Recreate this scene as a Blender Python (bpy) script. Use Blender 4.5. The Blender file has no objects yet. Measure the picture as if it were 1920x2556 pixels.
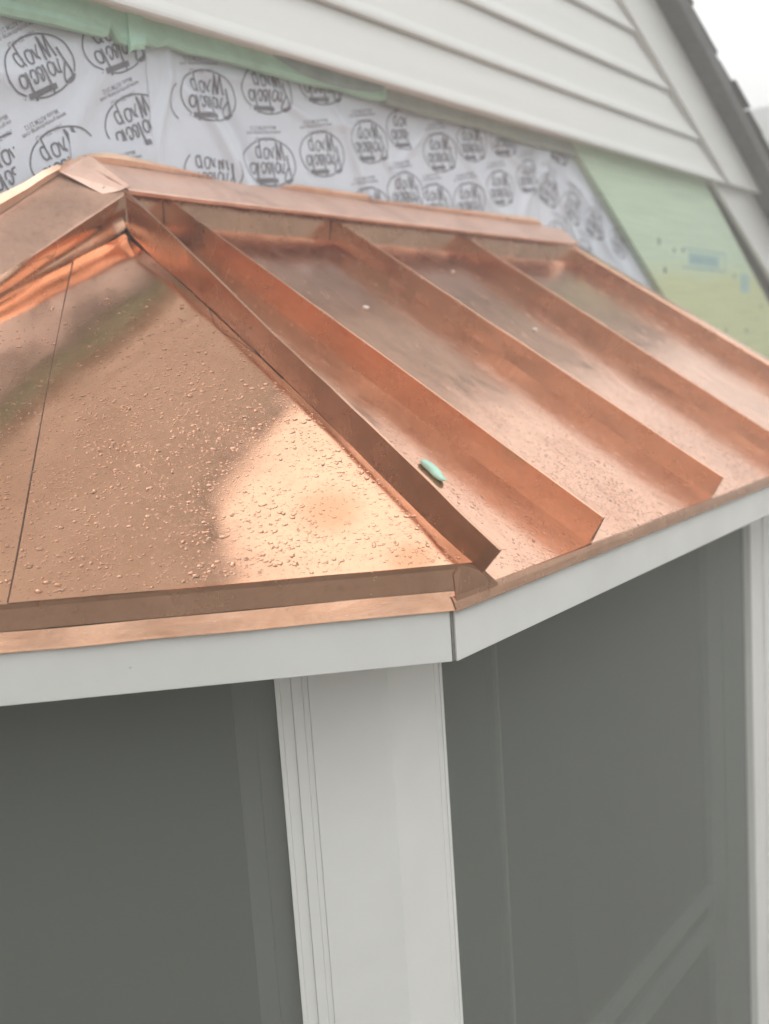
import bpy, bmesh, math, random
from mathutils import Vector, Matrix, noise
random.seed(11)
R = math.radians
S = bpy.context.scene
COL = S.collection

# ------------------------------------------------------------------ camera
cam = bpy.data.cameras.new('camera')
camo = bpy.data.objects.new('camera', cam)
COL.objects.link(camo)
cam.sensor_fit = 'VERTICAL'
cam.sensor_height = 36.0
cam.lens = 36.0 * 2485.27 / 2556.0
cam.clip_start = 0.02
cam.clip_end = 500
CM = Matrix(((0.61899196, 0.14946766, -0.77104369), (-0.78253229, 0.03359197, -0.62170314), (-0.06702364, 0.98819583, 0.13775643)))
camo.matrix_world = Matrix.Translation((-1.279635, -0.899235, 0.378968)) @ CM.to_4x4()
cam.dof.use_dof = True
cam.dof.focus_distance = 1.75
cam.dof.aperture_fstop = 2.4
S.camera = camo

# ------------------------------------------------------------------ sky and light (flat overcast)
SUN_EL, SUN_AZ = 55.0, 258.0        # soft brightness of the cloud behind the camera
w = bpy.data.worlds.new('World')
S.world = w
w.use_nodes = True
nt = w.node_tree
for n in list(nt.nodes):
    nt.nodes.remove(n)
out = nt.nodes.new('ShaderNodeOutputWorld')
bg = nt.nodes.new('ShaderNodeBackground')
sky = nt.nodes.new('ShaderNodeTexSky')
sky.sky_type = 'NISHITA'
sky.sun_disc = False
sky.sun_elevation = R(SUN_EL)
sky.sun_rotation = R(90 - SUN_AZ)
sky.dust_density = 6.0
sky.air_density = 1.6
hsv = nt.nodes.new('ShaderNodeHueSaturation')
hsv.inputs['Saturation'].default_value = 0.10
mix = nt.nodes.new('ShaderNodeMix')
mix.data_type = 'RGBA'
mix.inputs['Factor'].default_value = 0.8
mix.inputs['B'].default_value = (19.8, 19.9, 19.8, 1)      # cloud deck
nt.links.new(sky.outputs[0], hsv.inputs['Color'])
nt.links.new(hsv.outputs[0], mix.inputs['A'])
nt.links.new(mix.outputs['Result'], bg.inputs['Color'])
bg.inputs['Strength'].default_value = 0.1
nt.links.new(bg.outputs[0], out.inputs['Surface'])

sun = bpy.data.lights.new('sun', 'SUN')
sun.energy = 0.6
sun.angle = R(55)
sun.color = (1.0, 0.97, 0.93)
suno = bpy.data.objects.new('sun', sun)
COL.objects.link(suno)
sd = Vector((math.cos(R(SUN_EL)) * math.cos(R(SUN_AZ)), math.cos(R(SUN_EL)) * math.sin(R(SUN_AZ)), math.sin(R(SUN_EL))))
suno.rotation_euler = sd.to_track_quat('Z', 'Y').to_euler()
suno.location = (0, 0, 12)

S.render.engine = 'CYCLES'
S.cycles.use_denoising = True
S.cycles.max_bounces = 10
S.cycles.glossy_bounces = 6
S.cycles.transmission_bounces = 8
S.cycles.volume_bounces = 2
S.cycles.caustics_refractive = True
S.cycles.caustics_reflective = True
S.cycles.sample_clamp_indirect = 6.0
S.view_settings.view_transform = 'Standard'
S.view_settings.look = 'None'
S.view_settings.exposure = 0.17
S.view_settings.gamma = 1.0
S.view_settings.use_curve_mapping = False

# ------------------------------------------------------------------ materials
def mat(name):
    m = bpy.data.materials.new(name)
    m.use_nodes = True
    nt = m.node_tree
    b = nt.nodes['Principled BSDF']
    return m, nt, b

def N(nt, kind, **kw):
    n = nt.nodes.new(kind)
    for k, v in kw.items():
        if k in n.inputs:
            n.inputs[k].default_value = v
        else:
            setattr(n, k, v)
    return n

def ramp(nt, src, stops):
    r = nt.nodes.new('ShaderNodeValToRGB')
    e = r.color_ramp.elements
    e[0].position, e[0].color = stops[0][0], (*stops[0][1], 1)
    e[1].position, e[1].color = stops[-1][0], (*stops[-1][1], 1)
    for p, c in stops[1:-1]:
        x = e.new(p)
        x.color = (*c, 1)
    nt.links.new(src, r.inputs['Fac'])
    return r

def plain(name, col, rough=0.6, var=0.08, scale=6.0, bump=0.0, bscale=80.0, stretch=(1, 1, 1), spec=0.4):
    m, nt, b = mat(name)
    tc = N(nt, 'ShaderNodeTexCoord')
    mp = N(nt, 'ShaderNodeMapping')
    mp.inputs['Scale'].default_value = stretch
    nt.links.new(tc.outputs['Object'], mp.inputs['Vector'])
    nz = N(nt, 'ShaderNodeTexNoise', Scale=scale, Detail=6.0, Roughness=0.6)
    nt.links.new(mp.outputs[0], nz.inputs['Vector'])
    lo = tuple(c * (1 - var) for c in col)
    hi = tuple(min(1, c * (1 + var)) for c in col)
    r = ramp(nt, nz.outputs['Fac'], [(0.3, lo), (0.7, hi)])
    nt.links.new(r.outputs[0], b.inputs['Base Color'])
    b.inputs['Roughness'].default_value = rough
    b.inputs['Specular IOR Level'].default_value = spec
    if bump:
        nb = N(nt, 'ShaderNodeTexNoise', Scale=bscale, Detail=4.0)
        nt.links.new(mp.outputs[0], nb.inputs['Vector'])
        bp = N(nt, 'ShaderNodeBump', Strength=bump, Distance=0.002)
        nt.links.new(nb.outputs['Fac'], bp.inputs['Height'])
        nt.links.new(bp.outputs[0], b.inputs['Normal'])
    return m

def copper(name, base=(0.86, 0.455, 0.27), dull=(0.70, 0.36, 0.215), r0=0.10, r1=0.30, bump=0.05, smear=(1, 1, 1), metal=1.0, orange_spots=False, mott=0.5):
    m, nt, b = mat(name)
    tc = N(nt, 'ShaderNodeTexCoord')
    mp = N(nt, 'ShaderNodeMapping')
    mp.inputs['Scale'].default_value = smear
    nt.links.new(tc.outputs['Object'], mp.inputs['Vector'])
    n1 = N(nt, 'ShaderNodeTexNoise', Scale=5.0, Detail=8.0, Roughness=0.65, Distortion=0.6)
    n2 = N(nt, 'ShaderNodeTexNoise', Scale=60.0, Detail=6.0, Roughness=0.7)
    n3 = N(nt, 'ShaderNodeTexNoise', Scale=14.0, Detail=5.0, Roughness=0.6)
    for n in (n1, n2, n3):
        nt.links.new(mp.outputs[0], n.inputs['Vector'])
    c1 = ramp(nt, n1.outputs['Fac'], [(0.34, dull), (0.56, base), (0.8, tuple(min(1, x * 1.05) for x in base))])
    c2 = ramp(nt, n2.outputs['Fac'], [(0.30, (0.80, 0.78, 0.78)), (0.48, (1, 1, 1))])
    mx = N(nt, 'ShaderNodeMix', data_type='RGBA', blend_type='MULTIPLY')
    mx.inputs['Factor'].default_value = mott
    nt.links.new(c1.outputs[0], mx.inputs['A'])
    nt.links.new(c2.outputs[0], mx.inputs['B'])
    colour = mx.outputs['Result']
    if orange_spots:                                  # two small orange spots low on the big panel
        for (sx_, sy_, sz_, rad) in ORANGE_SPOTS:
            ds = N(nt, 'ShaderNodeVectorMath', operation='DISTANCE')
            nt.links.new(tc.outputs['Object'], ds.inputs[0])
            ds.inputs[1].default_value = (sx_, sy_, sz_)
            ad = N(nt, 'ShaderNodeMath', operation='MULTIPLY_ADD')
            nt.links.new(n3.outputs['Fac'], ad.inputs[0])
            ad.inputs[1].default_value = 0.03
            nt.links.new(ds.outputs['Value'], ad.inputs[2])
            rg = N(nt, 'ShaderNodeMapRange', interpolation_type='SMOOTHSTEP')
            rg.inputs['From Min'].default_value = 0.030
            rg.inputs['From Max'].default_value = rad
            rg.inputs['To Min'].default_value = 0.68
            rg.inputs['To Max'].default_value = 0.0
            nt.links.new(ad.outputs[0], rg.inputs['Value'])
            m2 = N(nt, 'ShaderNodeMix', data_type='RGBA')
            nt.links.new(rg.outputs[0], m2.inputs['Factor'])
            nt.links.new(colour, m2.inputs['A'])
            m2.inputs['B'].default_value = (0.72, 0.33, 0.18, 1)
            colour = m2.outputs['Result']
    nt.links.new(colour, b.inputs['Base Color'])
    rr = N(nt, 'ShaderNodeMapRange')
    rr.inputs['From Min'].default_value = 0.3
    rr.inputs['From Max'].default_value = 0.72
    rr.inputs['To Min'].default_value = r0
    rr.inputs['To Max'].default_value = r1
    nt.links.new(n3.outputs['Fac'], rr.inputs['Value'])
    nt.links.new(rr.outputs[0], b.inputs['Roughness'])
    b.inputs['Metallic'].default_value = metal
    bp = N(nt, 'ShaderNodeBump', Strength=bump, Distance=0.001)
    nt.links.new(n2.outputs['Fac'], bp.inputs['Height'])
    nt.links.new(bp.outputs[0], b.inputs['Normal'])
    return m

M = {}
ORANGE_SPOTS = [(-0.044, 0.218, 0.155, 0.10), (-0.03, 0.06, 0.07, 0.075)]
M['copper_wet'] = copper('copper_wet', base=(0.92, 0.525, 0.345), dull=(0.84, 0.465, 0.30), r0=0.09, r1=0.17, bump=0.05, orange_spots=True)
M['copper'] = copper('copper_rubbed', base=(0.81, 0.485, 0.345), dull=(0.69, 0.395, 0.275), r0=0.14, r1=0.30, bump=0.06, smear=(2.0, 0.9, 0.9), mott=0.85)
M['copper_seam'] = copper('copper_folded', base=(0.71, 0.425, 0.29), dull=(0.62, 0.36, 0.24), r0=0.16, r1=0.34, bump=0.06)
M['copper_dull'] = copper('copper_dull', base=(0.83, 0.57, 0.47), dull=(0.68, 0.45, 0.365), r0=0.36, r1=0.55, bump=0.14, metal=0.6)
M['copper_spot'] = copper('copper_spotted', base=(0.52, 0.325, 0.245), dull=(0.38, 0.23, 0.17), r0=0.36, r1=0.55, bump=0.25, metal=0.65, mott=1.0)
M['copper_drip'] = copper('copper_drip', base=(0.90, 0.53, 0.36), dull=(0.80, 0.43, 0.27), r0=0.14, r1=0.3, bump=0.05, smear=(2, 2, 6))
M['copper_leg'] = copper('copper_bright_edge', base=(0.90, 0.62, 0.46), dull=(0.82, 0.52, 0.37), r0=0.25, r1=0.45, bump=0.08, metal=0.7)
M['white'] = plain('white_trim_paint', (0.75, 0.755, 0.735), 0.5, 0.06, 4.0, 0.05, 160)
def specks(m, scale, thr, col):
    nt = m.node_tree
    b = nt.nodes['Principled BSDF']
    src = b.inputs['Base Color'].links[0].from_socket
    tc = N(nt, 'ShaderNodeTexCoord')
    n1 = N(nt, 'ShaderNodeTexNoise', Scale=scale, Detail=2.0)
    nt.links.new(tc.outputs['Object'], n1.inputs['Vector'])
    r = ramp(nt, n1.outputs['Fac'], [(thr, (0, 0, 0)), (thr + 0.05, (0.6, 0.6, 0.6))])
    mx = N(nt, 'ShaderNodeMix', data_type='RGBA')
    nt.links.new(r.outputs[0], mx.inputs['Factor'])
    nt.links.new(src, mx.inputs['A'])
    mx.inputs['B'].default_value = (*col, 1)
    nt.links.new(mx.outputs['Result'], b.inputs['Base Color'])
specks(M['white'], 48.0, 0.74, (0.42, 0.40, 0.35))
M['vinyl'] = plain('white_vinyl_frame', (0.85, 0.855, 0.84), 0.4, 0.03, 5.0)
M['siding'] = plain('white_siding', (0.75, 0.76, 0.745), 0.5, 0.03, 3.0, 0.06, 60, (0.2, 1, 6))
M['ink'] = plain('print_ink', (0.205, 0.205, 0.235), 0.6, 0.2, 30.0)
M['ink_pale'] = plain('print_ink_pale', (0.33, 0.335, 0.37), 0.6, 0.2, 40.0)
M['wrap'] = plain('house_wrap', (0.70, 0.745, 0.83), 0.38, 0.05, 3.0, 0.25, 14, spec=0.5)
M['foam'] = plain('green_foam', (0.47, 0.72, 0.59), 0.75, 0.12, 14.0, 0.4, 60)
M['foam_shaded'] = plain('shaded_green_foam', (0.40, 0.46, 0.42), 0.8, 0.1, 14.0)  # right stretch of the green foam, the siding's shade painted into its colour
M['teal'] = plain('dark_tape', (0.33, 0.43, 0.42), 0.5, 0.2, 14.0)
M['shingle'] = plain('asphalt_shingle', (0.055, 0.055, 0.058), 0.95, 0.35, 40.0, 0.8, 220)
M['deck_edge'] = plain('weathered_roof_edge', (0.11, 0.11, 0.11), 0.95, 0.25, 25, 0.6, 90)
M['metal_dark'] = plain('nail_metal', (0.14, 0.17, 0.14), 0.6, 0.2, 40)
M['scrap'] = plain('pale_scrap', (0.75, 0.66, 0.60), 0.7, 0.15, 60)
M['rivet'] = plain('bright_rivet', (0.92, 0.82, 0.76), 0.35, 0.03, 60)
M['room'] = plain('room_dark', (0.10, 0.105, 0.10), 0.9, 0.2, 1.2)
M['stile'] = plain('window_sash', (0.58, 0.58, 0.57), 0.5, 0.04, 5)
M['wallboard'] = plain('sheathing_grey', (0.30, 0.305, 0.29), 0.8, 0.12, 3)
M['blue_ink'] = plain('blue_ink', (0.26, 0.42, 0.45), 0.7, 0.25, 30)
M['blue_wash'] = plain('blue_wash', (0.37, 0.53, 0.50), 0.7, 0.12, 20)
M['lawn'] = plain('bare_yard_soil', (0.16, 0.135, 0.105), 0.95, 0.35, 0.5)
M['nbr_roof'] = plain('neighbour_shingle', (0.09, 0.09, 0.088), 0.95, 0.15, 1.0)
M['nbr_wall'] = plain('neighbour_siding', (0.5, 0.5, 0.47), 0.7, 0.05, 0.5)
M['joint'] = plain('dark_joint', (0.10, 0.05, 0.035), 0.7, 0.2, 30)
M['caulk'] = plain('joint_sealant', (0.22, 0.21, 0.19), 0.7, 0.1, 30)

def sheath():
    m, nt, b = mat('green_sheathing')
    tc = N(nt, 'ShaderNodeTexCoord')
    mp = N(nt, 'ShaderNodeMapping')
    mp.inputs['Scale'].default_value = (1.2, 1, 70)
    nt.links.new(tc.outputs['Object'], mp.inputs['Vector'])
    n1 = N(nt, 'ShaderNodeTexNoise', Scale=1.6, Detail=5.0, Roughness=0.7)
    nt.links.new(mp.outputs[0], n1.inputs['Vector'])
    lines = ramp(nt, n1.outputs['Fac'], [(0.36, (0.82, 0.84, 0.83)), (0.55, (1, 1, 1))])
    n2 = N(nt, 'ShaderNodeTexNoise', Scale=1.6, Detail=3.0)
    nt.links.new(tc.outputs['Object'], n2.inputs['Vector'])
    sep = N(nt, 'ShaderNodeSeparateXYZ')
    nt.links.new(tc.outputs['Object'], sep.inputs[0])
    ad = N(nt, 'ShaderNodeMath', operation='MULTIPLY_ADD')
    nt.links.new(n2.outputs['Fac'], ad.inputs[0])
    ad.inputs[1].default_value = 0.25
    nt.links.new(sep.outputs['Z'], ad.inputs[2])
    col = ramp(nt, ad.outputs[0], [(0.55, (0.60, 0.65, 0.37)), (0.86, (0.61, 0.66, 0.38)), (0.98, (0.58, 0.72, 0.55)), (1.0, (0.58, 0.72, 0.55))])
    mx = N(nt, 'ShaderNodeMix', data_type='RGBA', blend_type='MULTIPLY')
    mx.inputs['Factor'].default_value = 1.0
    nt.links.new(col.outputs[0], mx.inputs['A'])
    nt.links.new(lines.outputs[0], mx.inputs['B'])
    nt.links.new(mx.outputs['Result'], b.inputs['Base Color'])
    b.inputs['Roughness'].default_value = 0.6
    return m
M['sheath'] = sheath()

def water():
    m, nt, b = mat('rain_water')
    b.inputs['Base Color'].default_value = (1, 0.99, 0.98, 1)
    b.inputs['Roughness'].default_value = 0.0
    b.inputs['IOR'].default_value = 1.333
    b.inputs['Transmission Weight'].default_value = 1.0
    return m
M['water'] = water()

def glass():
    m, nt, b = mat('window_glass')
    b.inputs['Base Color'].default_value = (0.85, 0.9, 0.87, 1)
    b.inputs['Roughness'].default_value = 0.02
    b.inputs['IOR'].default_value = 1.5
    b.inputs['Transmission Weight'].default_value = 1.0
    return m
M['glass'] = glass()

def screen():
    m, nt, b = mat('insect_screen')
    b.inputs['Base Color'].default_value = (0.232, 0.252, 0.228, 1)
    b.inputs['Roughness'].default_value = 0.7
    o = nt.nodes['Material Output']
    tr = N(nt, 'ShaderNodeBsdfTransparent')
    mx = N(nt, 'ShaderNodeMixShader')
    mx.inputs[0].default_value = 0.5
    nt.links.new(tr.outputs[0], mx.inputs[1])
    nt.links.new(b.outputs[0], mx.inputs[2])
    nt.links.new(mx.outputs[0], o.inputs['Surface'])
    return m
M['screen'] = screen()

# ------------------------------------------------------------------ mesh helpers
def tag(o, label=None, cat=None, group=None, kind=None):
    if label: o['label'] = label
    if cat: o['category'] = cat
    if group: o['group'] = group
    if kind: o['kind'] = kind
    return o

def empty(name, loc, label, cat, group=None):
    o = bpy.data.objects.new(name, None)
    o.empty_display_size = 0.1
    o.location = loc
    COL.objects.link(o)
    return tag(o, label, cat, group)

def obj(name, verts, faces, m, parent=None, smooth=False, bevel=0.0, solid=0.0):
    me = bpy.data.meshes.new(name)
    me.from_pydata([tuple(v) for v in verts], [], faces)
    me.update()
    bm = bmesh.new()
    bm.from_mesh(me)
    if not solid:
        bmesh.ops.recalc_face_normals(bm, faces=bm.faces)
    bm.to_mesh(me)
    bm.free()
    me.materials.append(M[m])
    if smooth:
        for p in me.polygons:
            p.use_smooth = True
    o = bpy.data.objects.new(name, me)
    COL.objects.link(o)
    if parent is not None:
        o.parent = parent
        o.matrix_parent_inverse = Matrix.Translation(-world_loc(parent))
    if bevel:
        md = o.modifiers.new('bevel', 'BEVEL')
        md.width = bevel
        md.segments = 2
        md.limit_method = 'ANGLE'
    if solid:
        md = o.modifiers.new('thickness', 'SOLIDIFY')
        md.thickness = solid
        md.offset = 0
        if smooth:
            es = o.modifiers.new('sharp_rims', 'EDGE_SPLIT')
            es.split_angle = R(35)
    return o

def world_loc(o):               # every parented object carries an inverse, so its own location is its place
    return Vector(o.location)

BOXF = [(0, 1, 2, 3), (7, 6, 5, 4), (0, 4, 5, 1), (1, 5, 6, 2), (2, 6, 7, 3), (3, 7, 4, 0)]

def prism(poly, a, b):
    """poly: list of points; a,b: offset vectors of the two caps."""
    n = len(poly)
    v = [Vector(p) + Vector(a) for p in poly] + [Vector(p) + Vector(b) for p in poly]
    f = [tuple(range(n)), tuple(range(2 * n - 1, n - 1, -1))]
    for i in range(n):
        j = (i + 1) % n
        f.append((i, j, n + j, n + i))
    return v, f

def box(x0, x1, y0, y1, z0, z1):
    return prism([(x0, y0, z0), (x1, y0, z0), (x1, y0, z1), (x0, y0, z1)], (0, 0, 0), (0, y1 - y0, 0))

def fnoise(p, s, seed=0.0):
    return noise.noise(Vector((p[0] * s + seed, p[1] * s - seed * 0.7, p[2] * s + seed * 1.3)))

def dent(p, amp, sc, seed):
    return amp * (fnoise(p, sc, seed) + 0.45 * fnoise(p, sc * 2.3, seed + 9))

def sheet(c00, c10, c11, c01, nu, nv, nrm, amp=0.0, sc=6.0, seed=0.0, edge=True, fn=None):
    """bilinear sheet with soft dents along its normal (oil-canning)."""
    c00, c10, c11, c01 = [Vector(c) for c in (c00, c10, c11, c01)]
    nrm = Vector(nrm).normalized()
    v = []
    for j in range(nv + 1):
        t = j / nv
        for i in range(nu + 1):
            s = i / nu
            p = (c00 * (1 - s) + c10 * s) * (1 - t) + (c01 * (1 - s) + c11 * s) * t
            k = 1.0
            if edge:
                k = min(1.0, 6 * s, 6 * (1 - s)) * min(1.0, 6 * t + 0.2, 6 * (1 - t) + 0.2)
            h = k * dent(p, amp, sc, seed)
            if fn:
                h += fn(s, t, p)
            v.append(p + nrm * h)
    f = []
    W = nu + 1
    for j in range(nv):
        for i in range(nu):
            f.append((j * W + i, j * W + i + 1, (j + 1) * W + i + 1, (j + 1) * W + i))
    return v, f

def sweep(profile, p0, p1, ax, ay, n=24, wob=0.0, seed=0.0, taper=None):
    """profile: closed 2D polygon (a,b) in directions ax, ay carried from p0 to p1."""
    p0, p1, ax, ay = Vector(p0), Vector(p1), Vector(ax).normalized(), Vector(ay).normalized()
    v, f = [], []
    m = len(profile)
    for i in range(n + 1):
        t = i / n
        c = p0.lerp(p1, t)
        for (a, b) in profile:
            if taper:
                b = b * taper(t)
            w = wob * fnoise(c, 5.0, seed) * min(1, abs(b) / 0.02)
            v.append(c + ax * (a + w) + ay * b)
    for i in range(n):
        for k in range(m):
            k2 = (k + 1) % m
            f.append((i * m + k, i * m + k2, (i + 1) * m + k2, (i + 1) * m + k))
    f.append(tuple(range(m)))
    f.append(tuple(n * m + k for k in range(m - 1, -1, -1)))
    return v, f

Q = math.sqrt(0.5)
TR = math.tan(R(34.2))          # slope of the front roof plane
TL = 0.7127                     # slope of the angled roof plane
NR = Vector((0, -TR, 1)).normalized()
NL = Vector((-TL * Q, -TL * Q, 1)).normalized()

def rp(x, y, h=0.0):            # front plane
    return Vector((x, y, 0.02 + TR * y)) + NR * h

def lbow(d):                    # the big panel flattens a little towards the eave
    d = max(0.0, d)
    return -0.016 * (1 - math.exp(-d / 0.10)) + 0.020 * math.sin(math.pi * min(1.0, d))

def lp(s, d, h=0.0):            # angled plane: s along the eave, d up the slope (plan)
    return Vector(((d - s) * Q, (d + s) * Q, 0.072 + TL * d)) + NL * h

HB = Vector((0.0225, -0.0235, 0.072))    # hip bottom
HA = Vector((0.284, 1.113, 0.776))       # hip top

def hipx(y):
    return HB.x + (y - HB.y) * (HA.x - HB.x) / (HA.y - HB.y)

# ------------------------------------------------------------------ ground
GZ = -2.75
v, f = box(-120, 160, -140, 120, GZ - 0.3, GZ)
g = obj('ground', v, f, 'lawn')
tag(g, 'bare brown yard soil below the bay window', 'ground', kind='structure')

# ------------------------------------------------------------------ house
house = empty('house', (0, 1.3, GZ), 'white sided house gable above the copper bay roof', 'house')
RS = 0.495                                   # rake slope
PX = -1.5                                    # peak
def rake(x, off=0.0):                        # outer rake line in the wall plane
    return 2.036 - RS * (abs(x - PX) - (3.507 - PX)) + off

# wall body behind everything
xl, xr = -8.2, 9.6
poly = [(xl + 0.5, 1.225, GZ), (8.2 - 2, 1.225, GZ), (8.2 - 2, 1.225, rake(6.2, -0.1)), (PX, 1.225, rake(PX, -0.1)), (xl + 0.5, 1.225, rake(xl + 0.5, -0.1))]
v, f = prism(poly, (0, 0, 0), (0, 6.0, 0))
obj('wall', v, f, 'wallboard', house)

# siding boards, each one lapped over the one below
zb = 1.297
edges = [1.297, 1.478, 1.660, 1.851]
while edges[-1] < 4.6:
    edges.append(edges[-1] + 0.186)
for i, z in enumerate(edges[:-1]):
    z2 = edges[i + 1] + 0.02
    def xin(zz):                              # inner rake line
        return PX + (3.507 - PX) + (2.036 - 0.309 - zz) / RS
    def xlft(zz):
        return 2 * PX - xin(zz)
    if i == 0:
        xa, xb = xin(z - 0.012) + 0.03, xin(z2) + 0.03
    else:
        xa, xb = xin(z) + 0.03, xin(z2) + 0.03
    la, lb = xlft(z), xlft(z2)
    if xb <= lb:
        break
    yb, yt = 1.098, 1.122
    prof = [(yb + 0.006, z - 0.012), (yb, z - 0.009), (yb - 0.001, z), (yb + 0.001, z + 0.012), (yb + 0.006, z + 0.03), (yt - 0.004, z2 - 0.03), (yt, z2), (yt + 0.012, z2), (yt + 0.012, z + 0.03), (yb + 0.014, z - 0.012)]
    vv, ff = [], []
    n = len(prof)
    NX = 24
    for k in range(NX + 1):
        t = k / NX
        for (y, zz) in prof:
            q = (zz - z) / (z2 - z)
            x0 = la + (lb - la) * q
            x1 = xa + (xb - xa) * q
            x = x0 + (x1 - x0) * t
            vv.append((x, y + 0.0022 * fnoise((x, z, 0), 0.9, i), zz + 0.0018 * fnoise((x, z, 3), 0.7, i)))
    for k in range(NX):
        for m_ in range(n):
            m2 = (m_ + 1) % n
            ff.append((k * n + m_, k * n + m2, (k + 1) * n + m2, (k + 1) * n + m_))
    ff.append(tuple(range(n)))
    ff.append(tuple(NX * n + m_ for m_ in range(n - 1, -1, -1)))
    obj('siding_board', vv, ff, 'siding', house)

v, f = box(-7.0, 4.55, 1.112, 1.224, 1.2985, 1.312)
obj('starter_board', v, f, 'siding', house)
# rake boards: upper board cut level with the siding, lower board set back
def rakeboard(name, x0, x1, zcut, wdt, y0, y1, side):
    pts = []
    if side > 0:
        top0, top1 = rake(x0), rake(x1)
        if zcut is not None:
            xo = PX + (3.507 - PX) + (2.036 - zcut) / RS
            pts = [(x0, y0, top0 - wdt), (x0, y0, top0), (xo, y0, zcut), (xo - wdt / RS, y0, zcut)]
        else:
            pts = [(x0, y0, top0 - wdt), (x0, y0, top0), (x1, y0, top1), (x1, y0, top1 - wdt)]
    v, f = prism(pts, (0, 0, 0), (0, y1 - y0, 0))
    if side < 0:
        v = [Vector((2 * PX - p.x, p.y, p.z)) for p in v]
    return obj(name, v, f, 'siding', house, bevel=0.004)
rakeboard('rake_board', PX, 5, 1.284, 0.309, 1.082, 1.118, 1)
rakeboard('rake_board', 4.0, 7.0, None, 0.36, 1.135, 1.165, 1)
rakeboard('rake_board', PX, 7, None, 0.309, 1.082, 1.118, -1)

# roof slabs with ragged shingle courses along the rake
for side in (1, -1):
    def mir(p):
        return Vector((p[0] if side > 0 else 2 * PX - p[0], p[1], p[2]))
    th = 0.035
    y0, y1 = 0.985, 7.2
    pts = [(PX, y0, rake(PX) - 0.05), (7.3, y0, rake(7.3) - 0.05), (7.3, y0, rake(7.3) + th), (PX, y0, rake(PX) + th)]
    v, f = prism(pts, (0, 0, 0), (0, y1 - y0, 0))
    roof = obj('roof', [mir(p) for p in v], f, 'deck_edge', house)
    d = Vector((1, 0, -RS)).normalized()
    nr = Vector((RS, 0, 1)).normalized()
    L = (7.3 - PX) / d.x
    t = 0.02
    k = 0
    while t < L:
        ln = 0.20
        base = Vector((PX, 0, rake(PX) + th + 0.004)) + d * t
        ov = random.uniform(-0.026, 0.006)
        a = base + nr * 0.003
        b = base + d * (ln + random.uniform(0.0, 0.05)) + nr * random.uniform(0.010, 0.024)
        ya, yb = y0 + ov, (y1 if False else 2.4)
        pts = [Vector((a.x, ya, a.z)), Vector((b.x, ya, b.z)), Vector((b.x, ya, b.z)) + nr * 0.008, Vector((a.x, ya, a.z)) + nr * 0.006]
        v, f = prism(pts, (0, 0, 0), (0, yb - ya, 0))
        if side > 0 or k % 3 == 0:
            obj('shingle', [mir(p) for p in v], f, 'shingle', roof)
        t += ln * random.uniform(0.75, 1.5)
        k += 1

# green sheathing board, proud of the wall, with slanted left edge
gl = lambda z: 2.772 + (1.261 - z) / 0.666
gr = lambda z: 4.19 + (1.325 - z) / 0.60
poly = [(gl(-0.2), 1.165, -0.2), (gr(-0.2), 1.165, -0.2), (gr(1.36), 1.165, 1.36), (gl(1.36), 1.165, 1.36)]
v, f = prism(poly, (0, 0, 0), (0, 0.058, 0))
shb = obj('sheathing_board', v, f, 'sheath', house, bevel=0.003)
tag(shb, 'pale green sheathing board with faint blue print and nails')
for (x, z, r) in [(3.605, .943, .012), (3.605, .925, .008), (3.795, .904, .012), (3.912, .910, .012), (3.669, .798, .017), (4.678, .801, .013), (5.149, .633, .012), (4.522, .49, .013), (4.869, .487, .014), (3.55, .62, .01), (4.1, .56, .01)]:
    vv, ff = [], []
    for k in range(9):
        a = 2 * math.pi * k / 9
        vv.append((x + r * math.cos(a) * random.uniform(.8, 1.2), 1.1635, z + r * math.sin(a) * random.uniform(.8, 1.3)))
    vv2, ff = prism(vv, (0, 0, 0), (0, 0.003, 0))
    obj('nail', vv2, ff, 'metal_dark', shb)
def plate(name, x0, x1, z0, z1, y, m, parent):
    v, f = box(x0, x1, y, y + 0.0006, z0, z1)
    return obj(name, v, f, m, parent)
plate('printed_patch', 3.985, 4.44, .838, .905, 1.1640, 'blue_wash', shb)
plate('printed_line', 3.94, 4.53, .918, .926, 1.1638, 'blue_ink', shb)
plate('printed_line', 3.90, 4.53, .818, .827, 1.1638, 'blue_ink', shb)
plate('printed_line', 4.520, 4.532, .827, .918, 1.1638, 'blue_ink', shb)
for k in range(7):
    x = 4.02 + k * 0.055
    plate('printed_letter', x, x + 0.034, .852 + 0.004 * (k % 2), .893 - 0.003 * (k % 3), 1.1634, 'blue_ink', shb)
plate('printed_patch', 4.78, 4.93, .71, .82, 1.1640, 'blue_wash', shb)

# foam strip hanging out below the siding, ragged lower edge
edge = [(-2.5, 1.222), (-.6, 1.224), (.055, 1.223), (.20, 1.229), (.335, 1.231), (.345, 1.234), (.352, 1.258), (.362, 1.246), (.38, 1.228), (.405, 1.226), (.425, 1.238), (.47, 1.243), (.502, 1.240), (.53, 1.252), (.571, 1.249), (.60, 1.246), (.66, 1.250), (.752, 1.253), (.90, 1.250), (1.06, 1.249), (1.209, 1.258), (1.36, 1.254), (1.44, 1.262)]
def foam_piece(pts, y, m, name, thick=0.028):
    v, f = [], []
    n = len(pts)
    for (x, z) in pts:
        b = 0.004 * fnoise((x, 0, z), 14, 3)
        for (yy, zz) in ((y + b, 1.36), (y + b - 0.002, z + 0.012), (y + 0.006 + b, z), (y + thick, z + 0.002), (y + thick, 1.36)):
            v.append((x, yy, zz))
    for i in range(n - 1):
        for k in range(5):
            k2 = (k + 1) % 5
            f.append((i * 5 + k, i * 5 + k2, (i + 1) * 5 + k2, (i + 1) * 5 + k))
    f.append((0, 1, 2, 3, 4))
    f.append(tuple((n - 1) * 5 + k for k in (4, 3, 2, 1, 0)))
    return obj(name, v, f, m, house)
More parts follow.
